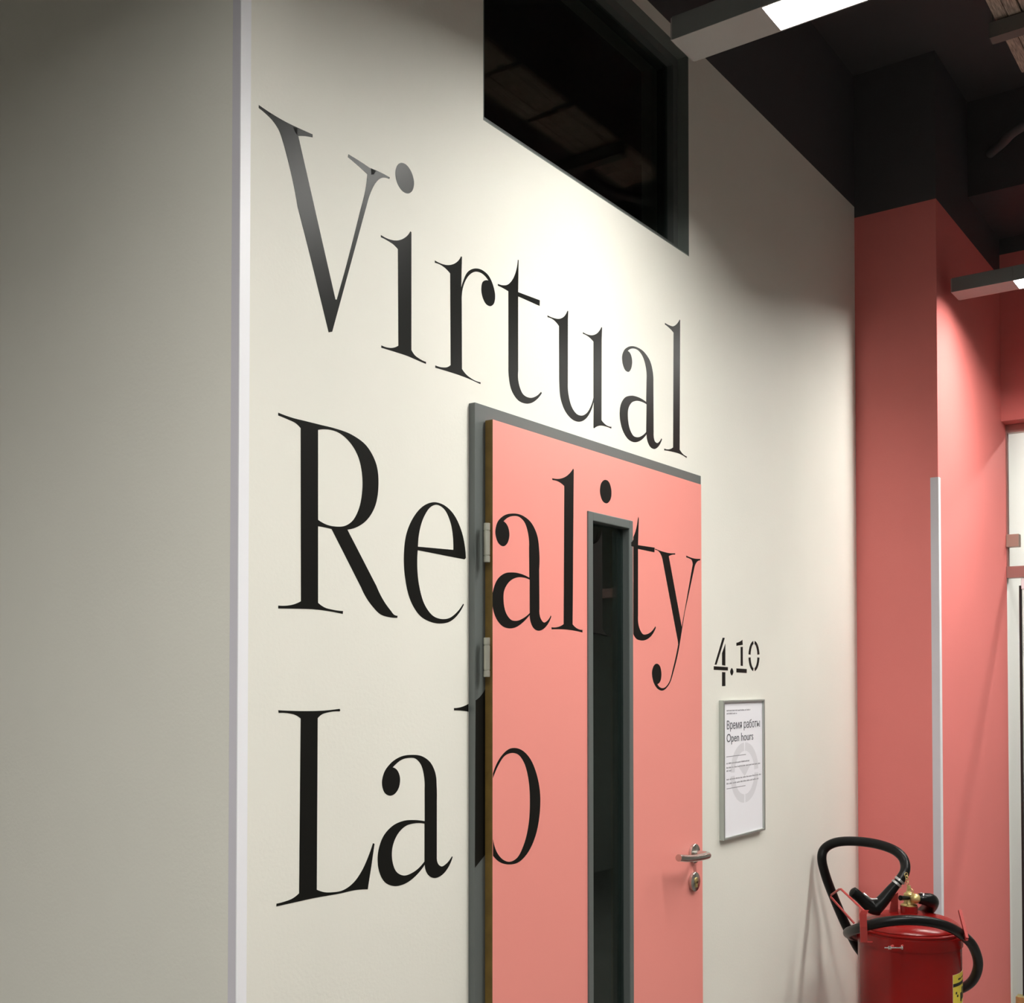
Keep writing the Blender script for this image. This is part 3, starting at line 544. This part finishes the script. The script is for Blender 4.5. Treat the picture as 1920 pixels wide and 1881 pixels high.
tag(sg, 'thin aluminium frame holding a white opening hours notice beside the door handle', 'notice')

# ------------------------------------------------------------------ linear lamps
LZ = 2.96
def make_lamp(x0, x1, y1, ydiff, ylen, label, drop=.052):
    t = empty('linear_lamp', ((x0 + x1) / 2, (y1 + ylen) / 2, LZ))
    xm = (x0 + x1) / 2
    bm = bmesh.new()
    # housing as a channel that is open under the diffuser
    box(bm, x0, x1, ydiff, y1, LZ, LZ + drop, bev=.001); box(bm, x0, x1, ylen, ylen + .21, LZ, LZ + drop, bev=.001)
    box(bm, x0, x0 + .004, ylen + .21, ydiff, LZ, LZ + drop); box(bm, x1 - .004, x1, ylen + .21, ydiff, LZ, LZ + drop)
    box(bm, x0 + .004, x1 - .004, ylen + .21, ydiff, LZ + drop - .006, LZ + drop)
    h = build('housing', bm, [m_lampb, m_lampside], t)
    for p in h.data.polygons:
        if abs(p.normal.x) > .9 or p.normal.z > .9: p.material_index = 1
    build('end_cap', B(x0 + .001, x1 - .001, y1 - .0005, y1 + .004, LZ + .001, LZ + drop - .001, bev=.001), m_lampb, t)
    build('diffuser', B(x0 + .0042, x1 - .0042, ylen + .2102, ydiff - .0002, LZ + .020, LZ + .027), m_diff, t)
    for yy in (y1 - .70, ylen + .4):
        bm = bmesh.new(); tube(bm, [(xm, yy, LZ + drop), (xm, yy, ZT)], .0012, 6); build('suspension_wire', bm, m_strut, t)
    tag(t, label, 'lamp', 'suspended linear lamps across the corridor')
    return t
make_lamp(2.224, 2.334, -.274, -.485, -2.35, 'nearest suspended linear lamp, at the top of the picture before the high window')
make_lamp(4.281, 4.391, -.338, -.547, -2.35, 'farther suspended linear lamp in front of the pink pillar and end wall')
make_lamp(.17, .28, -.274, -.485, -2.35, 'suspended linear lamp overhead, just behind the viewer')
make_lamp(-1.885, -1.775, -.274, -.485, -2.35, 'suspended linear lamp second behind the viewer')
make_lamp(-1.885, -1.775, 2.60, 2.39, .55, 'added linear lamp in the bay at the left, unseen, to light the return wall')  # added unseen lamp, evens the light on the return wall
make_lamp(5.98, 6.09, -.45, -.66, -2.35, 'added linear lamp beyond the glass partition, unseen, to brighten the white wall there')  # added unseen lamp, placed to brighten the far wall and cut its shadow

# ------------------------------------------------------------------ things under the black ceiling
st = empty('lath_strip', (3.3, -.717, 3.593))
x = .2; k = 0; rs = random.Random(8)
while x < 3.95:
    Lp = rs.uniform(.26, .40)
    for j in range(5):
        ya = -.816 + j * .0397
        e0 = rs.uniform(0, .02); e1 = rs.uniform(0, .02)
        build('lath', B(x + e0, x + Lp - .01 - e1, ya, ya + .036, 3.593 + rs.uniform(0, .006), 3.605 + rs.uniform(0, .006)), m_lath, st)
    x += Lp; k += 1
tag(st, 'strip of rough reddish brown wooden laths high under the black ceiling', 'ceiling strip')
for xx in (1.35, 3.70):
    s_ = empty('cross_strut', (xx, -1.5, 3.54))
    bm = bmesh.new(); box(bm, xx, xx + .045, -3.38, -.606, 3.54, 3.544); box(bm, xx, xx + .004, -3.38, -.606, 3.544, 3.588); box(bm, xx + .041, xx + .045, -3.38, -.606, 3.544, 3.588)
    build('channel', bm, m_strut, s_)
    for yy in (-.611, -1.0):
        bm = bmesh.new(); tube(bm, [(xx + .02, yy, 3.543), (xx + .02, yy, ZT)], .004, 8); build('hanger_rod', bm, m_strut, s_)
    tag(s_, 'grey metal strut under the wooden laths at the upper right' if xx > 2 else 'grey metal strut under the wooden laths nearer the viewer, out of the picture', 'strut')
bm = bmesh.new(); tube(bm, smoothpath([Vector(p) for p in K['duct']] + [(4.42, -.75, 3.62), (4.24, -1.0, 3.70), (4.2, -1.1, 3.84)], 10), .018, 14)
tag(build('flexible_duct', bm, m_duct, None, True), 'short dull grey flexible duct in the dark above the farther lamp', 'duct')
structure(build('trim_3', B(4.68, XE, -3.39, YC, 3.46, ZT), m_black))

# ------------------------------------------------------------------ glass partition at the end
gp = empty('glass_partition', (XG, -1.2, 0))
G = K['glass']
build('head_channel', B(XG, XG + .035, -3.4, YC - .001, 2.628, 2.6635), m_rail_refl, gp)
build('wall_channel', B(XG, XG + .03, YC - .0055, YC - .0005, 2.04, 2.628), m_rail_refl, gp)
build('glass_pane', B(XG + .01, XG + .02, -3.39, YC - .008, 2.0401, 2.6278), m_glassc, gp)
build('patch_fitting', B(XG - .012, XG + .03, -.353, YC - .001, 2.125, 2.18, bev=.002), m_beige, gp)
build('transom_rail', B(XG - .01, XG + .04, -3.4, YC - .001, 1.990, 2.040, bev=.001), m_rail_refl, gp)
tag(gp, 'glass partition with a metal rail coloured with a pink reflection at the right edge, beyond the pillar', 'partition')
gd = empty('glass_door', (XG, -.8, 0))
build('glass_panel', B(XG + .01, XG + .02, -1.25, -.352, .012, 1.935), m_glassc, gd)
build('door_seal', B(XG + .004, XG + .026, -.3565, -.3485, .18, 1.955), m_seal, gd)
build('top_pivot', B(XG - .004, XG + .034, -.385, -.359, 1.939, 1.986, bev=.002), m_guard, gd)
build('bottom_patch', B(XG - .01, XG + .04, -.47, -.322, .012, .176, bev=.002), m_brass, gd)
tag(gd, 'glass door with a black vertical edge seal under the metal rail at the right edge', 'door')

# ------------------------------------------------------------------ made-up desk in place of a reflection in the door glass
tb = empty('stand_in_desk', (2.9, 1.2, 0))
build('desk_top', B(2.35, 3.6, .85, 1.55, .84, .88, bev=.004), m_tblgrey, tb)
build('front_panel', B(2.40, 3.55, .90, .93, .0, .84), m_tblred, tb)
build('side_panel', B(2.40, 2.43, .93, 1.5, .0, .84), m_tblred, tb)
tag(tb, 'made-up dark red desk with a grey top behind the door glass, in place of a reflection', 'desk')

# ------------------------------------------------------------------ fire extinguisher
ex, ey = K['ext']; er = .1605
fe = empty('fire_extinguisher', (ex, ey, 0))
bm = bmesh.new()
prof = [(0, .075), (er * .5, .07), (er * .86, .085), (er, .12), (er, .690)]
lathe(bm, ex, ey, prof, 72)
build('cylinder_body', bm, m_red, fe, True)
bm = bmesh.new()
pr2 = [(er - .002, .690), (er + .0035, .690), (er + .0035, .7255), (er + .001, .7265), (er + .001, .731), (er + .004, .7345), (er + .0035, .7385), (er - .002, .741)]
lathe(bm, ex, ey, pr2, 72)
build('clamp_band', bm, m_red, fe, True)
bm = bmesh.new()
pd = [(er - .002, .738)] + [(er * math.cos(a), .740 + .045 * math.sin(a)) for a in [math.radians(t) for t in range(6, 82, 7)]] + [(.027, .7855), (.026, .788)]
lathe(bm, ex, ey, pd, 72)
build('domed_lid', bm, m_red, fe, True)
bm = bmesh.new(); lathe(bm, ex, ey, [(.0275, .782), (.0275, .8065), (.020, .8065)], 40)
build('neck', bm, m_red, fe, True)
bm = bmesh.new()
lathe(bm, ex, ey, [(.0, .8065), (.0255, .8065), (.0262, .809), (.0240, .812), (.0175, .8145), (.0165, .8175), (.0162, .846), (.010, .850), (.007, .856), (.0055, .872), (.0, .874)], 32)
kb = Vector(K['knob'])
b2 = bmesh.new(); bmesh.ops.create_uvsphere(b2, u_segments=24, v_segments=14, radius=.0165)
for v in b2.verts: v.co += kb
me = bpy.data.meshes.new('t'); b2.to_mesh(me); b2.free(); bm.from_mesh(me); bpy.data.meshes.remove(me)
d = (Vector(K['clampb'][1]) - kb)
cylinder(bm, Vector((ex, ey, .834)), kb + d.normalized() * .02, .0125, 20)
vb = build('valve', bm, m_brass, fe, True)
bm = bmesh.new(); tube(bm, K['stub'], [.006, .0085], 16); build('valve_plug', bm, m_blackpl, fe, True)
bm = bmesh.new()
tube(bm, ring_pts(K['ringpull'], (.9, -.35, .2), .0085, 20), .0014, 8, closed=True); build('pull_ring', bm, m_brass, fe, True)
ch = K['chain']
for i, c in enumerate(ch[:4]):
    bm = bmesh.new(); tube(bm, ring_pts(c, (.8, -.6, 0) if i % 2 else (.5, .8, .1), .0062, 12), .0013, 6, closed=True); build('chain_link', bm, m_brass, fe, True)
# hoses
HR = .0158
bm = bmesh.new(); lp = smoothpath(K['loop'], 8); tube(bm, lp, HR, 20); build('hose', bm, m_rub, fe, True)
bm = bmesh.new(); rh = smoothpath(K['ringhose'], 8); tube(bm, rh, HR * .98, 20); build('hose', bm, m_rub, fe, True)
bm = bmesh.new(); ol = smoothpath(K['outlet'], 6); n = len(ol); tube(bm, ol, [.0165 + .006 * min(1, i / 8) for i in range(n)], 20); build('hose_sleeve', bm, m_blackpl, fe, True)
bm = bmesh.new(); bp = smoothpath(K['barrel'], 4); n = len(bp); tube(bm, bp, [.0135 + .0100 * (i / (n - 1)) for i in range(n)], 18)
gpth = smoothpath(K['grip'], 4); n = len(gpth); tube(bm, gpth, [.0245 - .0065 * min(1, 1.6 * i / (n - 1)) for i in range(n - 1)] + [.011], 10)
nz = build('nozzle', bm, m_blackpl, fe, True)
bm = bmesh.new(); tg = smoothpath(K['trigger'], 4)
for a, b in zip(tg, tg[1:]): pass
tube(bm, tg, .0032, 8); build('trigger_lever', bm, m_galv, fe, True)
bm = bmesh.new(); ca, cb = [Vector(p) for p in K['clampa']]; ax = (cb - ca).normalized()
for off in (-.002, .012): tube(bm, [ca + ax * (off - .0035), ca + ax * (off + .0035)], .0178, 24)
build('hose_clamp', bm, m_galv, fe, True)
bm = bmesh.new(); ca, cb = [Vector(p) for p in K['clampb']]; ax = (cb - ca).normalized(); tube(bm, [ca, ca + ax * .007], .0185, 24)
tube(bm, [ca + Vector((0, -.010, -.012)), ca + Vector((.006, -.018, -.020))], .004, 8)
build('hose_clamp', bm, m_chrome, fe, True)
# brackets
def strap(bm, pts, w, th, wdir):
    """flat bar bent along pts; wdir is its width direction"""
    wd = Vector(wdir).normalized(); P = [Vector(p) for p in pts]; R = []
    for i, p in enumerate(P):
        t = (P[min(i + 1, len(P) - 1)] - P[max(i - 1, 0)]).normalized(); nrm = t.cross(wd).normalized()
        R.append([bm.verts.new(p + wd * a * w / 2 + nrm * b * th / 2) for a, b in ((-1, -1), (1, -1), (1, 1), (-1, 1))])
    for a, b in zip(R, R[1:]):
        for k in range(4): bm.faces.new((a[k], a[(k + 1) % 4], b[(k + 1) % 4], b[k]))
    bm.faces.new(R[0]); bm.faces.new(R[-1]); return bm
SR = (.58, -.81, 0)
bm = bmesh.new(); strap(bm, K['strap'], .0215, .004, SR); tube(bm, K['rod'], .0036, 10); build('hose_bracket', bm, m_redb, fe)
bm = bmesh.new(); strap(bm, K['bar'], .009, .009, SR); tube(bm, K['barfoot'], .004, 8); build('hose_bracket', bm, m_redb, fe)
bm = bmesh.new(); P = [Vector(p) for p in K['plate']]; off = Vector((.5, .8, 0)).normalized() * .004
fr_ = [bm.verts.new(p) for p in P]; bk = [bm.verts.new(p + off) for p in P]
bm.faces.new(fr_); bm.faces.new(bk[::-1])
for i in range(len(P)): bm.faces.new((fr_[i], fr_[(i + 1) % len(P)], bk[(i + 1) % len(P)], bk[i]))
build('nozzle_bracket', bm, m_redb, fe)
# band bolt
bm = bmesh.new(); a, b = [Vector(p) for p in K['bolt']]; d = (b - a)
out_ = Vector((ex, ey, a.z)); 
tube(bm, [a, b], .0022, 10); tube(bm, [a + d * .22, a + d * .34], .0058, 6); tube(bm, [b - d * .08, b], .0066, 6)
build('band_bolt', bm, m_chrome, fe)
bm = bmesh.new()
for t in (.30, .92):
    c = a + d * t; inn = (Vector((ex, ey, c.z)) - c).normalized()
    tube(bm, [c + inn * .004, c + inn * .03], .0045, 8)
build('bolt_lug', bm, m_redb, fe)
# curved stickers on the body
phi0 = math.atan2(-1.437 - ey, 0 - ex)   # direction from the axis towards the viewer
def patch(bm, a0, a1, z0, z1, rr=er + .0006, n=10):
    # angles grow to the viewer's right
    R0 = []; R1 = []
    for i in range(n + 1):
        a = phi0 + math.radians(a0 + (a1 - a0) * i / n)
        R0.append([bm.verts.new((ex + q * math.cos(a), ey + q * math.sin(a), z0)) for q in (rr, rr - .0008)])
        R1.append([bm.verts.new((ex + q * math.cos(a), ey + q * math.sin(a), z1)) for q in (rr, rr - .0008)])
    for i in range(n):
        bm.faces.new((R0[i][0], R0[i + 1][0], R1[i + 1][0], R1[i][0])); bm.faces.new((R1[i][0], R1[i + 1][0], R1[i + 1][1], R1[i][1]))
        bm.faces.new((R0[i][0], R0[i][1], R0[i + 1][1], R0[i + 1][0]))
    bm.faces.new((R0[0][0], R1[0][0], R1[0][1], R0[0][1])); bm.faces.new((R0[n][0], R0[n][1], R1[n][1], R1[n][0]))
    return bm
A0 = 53
bm = patch(bmesh.new(), A0, 150, .20, .615, er + .0005, 18); lab = build('sticker', bm, m_cream, fe)
bm = patch(bmesh.new(), A0 + .3, 149.7, .517, .6145, er + .0009, 18); build('sticker_panel', bm, m_yel, lab)
bm = bmesh.new(); patch(bm, A0 + .3, 149, .577, .587, er + .0014, 18); patch(bm, 64, 72, .595, .600, er + .0014); patch(bm, 74, 88, .597, .600, er + .0014); patch(bm, 92, 130, .596, .600, er + .0014)
patch(bm, 70, 74, .525, .552, er + .0014); patch(bm, 75, 80, .530, .568, er + .0014); patch(bm, 58, 61, .553, .560, er + .0014); patch(bm, 61, 64, .543, .550, er + .0014); patch(bm, 84, 100, .530, .565, er + .0014)
build('sticker_print', bm, m_seal, lab)
# wheeled foot ring out of the picture
bm = bmesh.new(); lathe(bm, ex, ey, [(er - .012, .0), (er + .001, .0), (er + .001, .13), (er - .012, .13)], 48); build('foot_ring', bm, m_redb, fe, True)
tag(fe, 'large red fire extinguisher with looped black hose standing by the pink pillar', 'fire extinguisher')
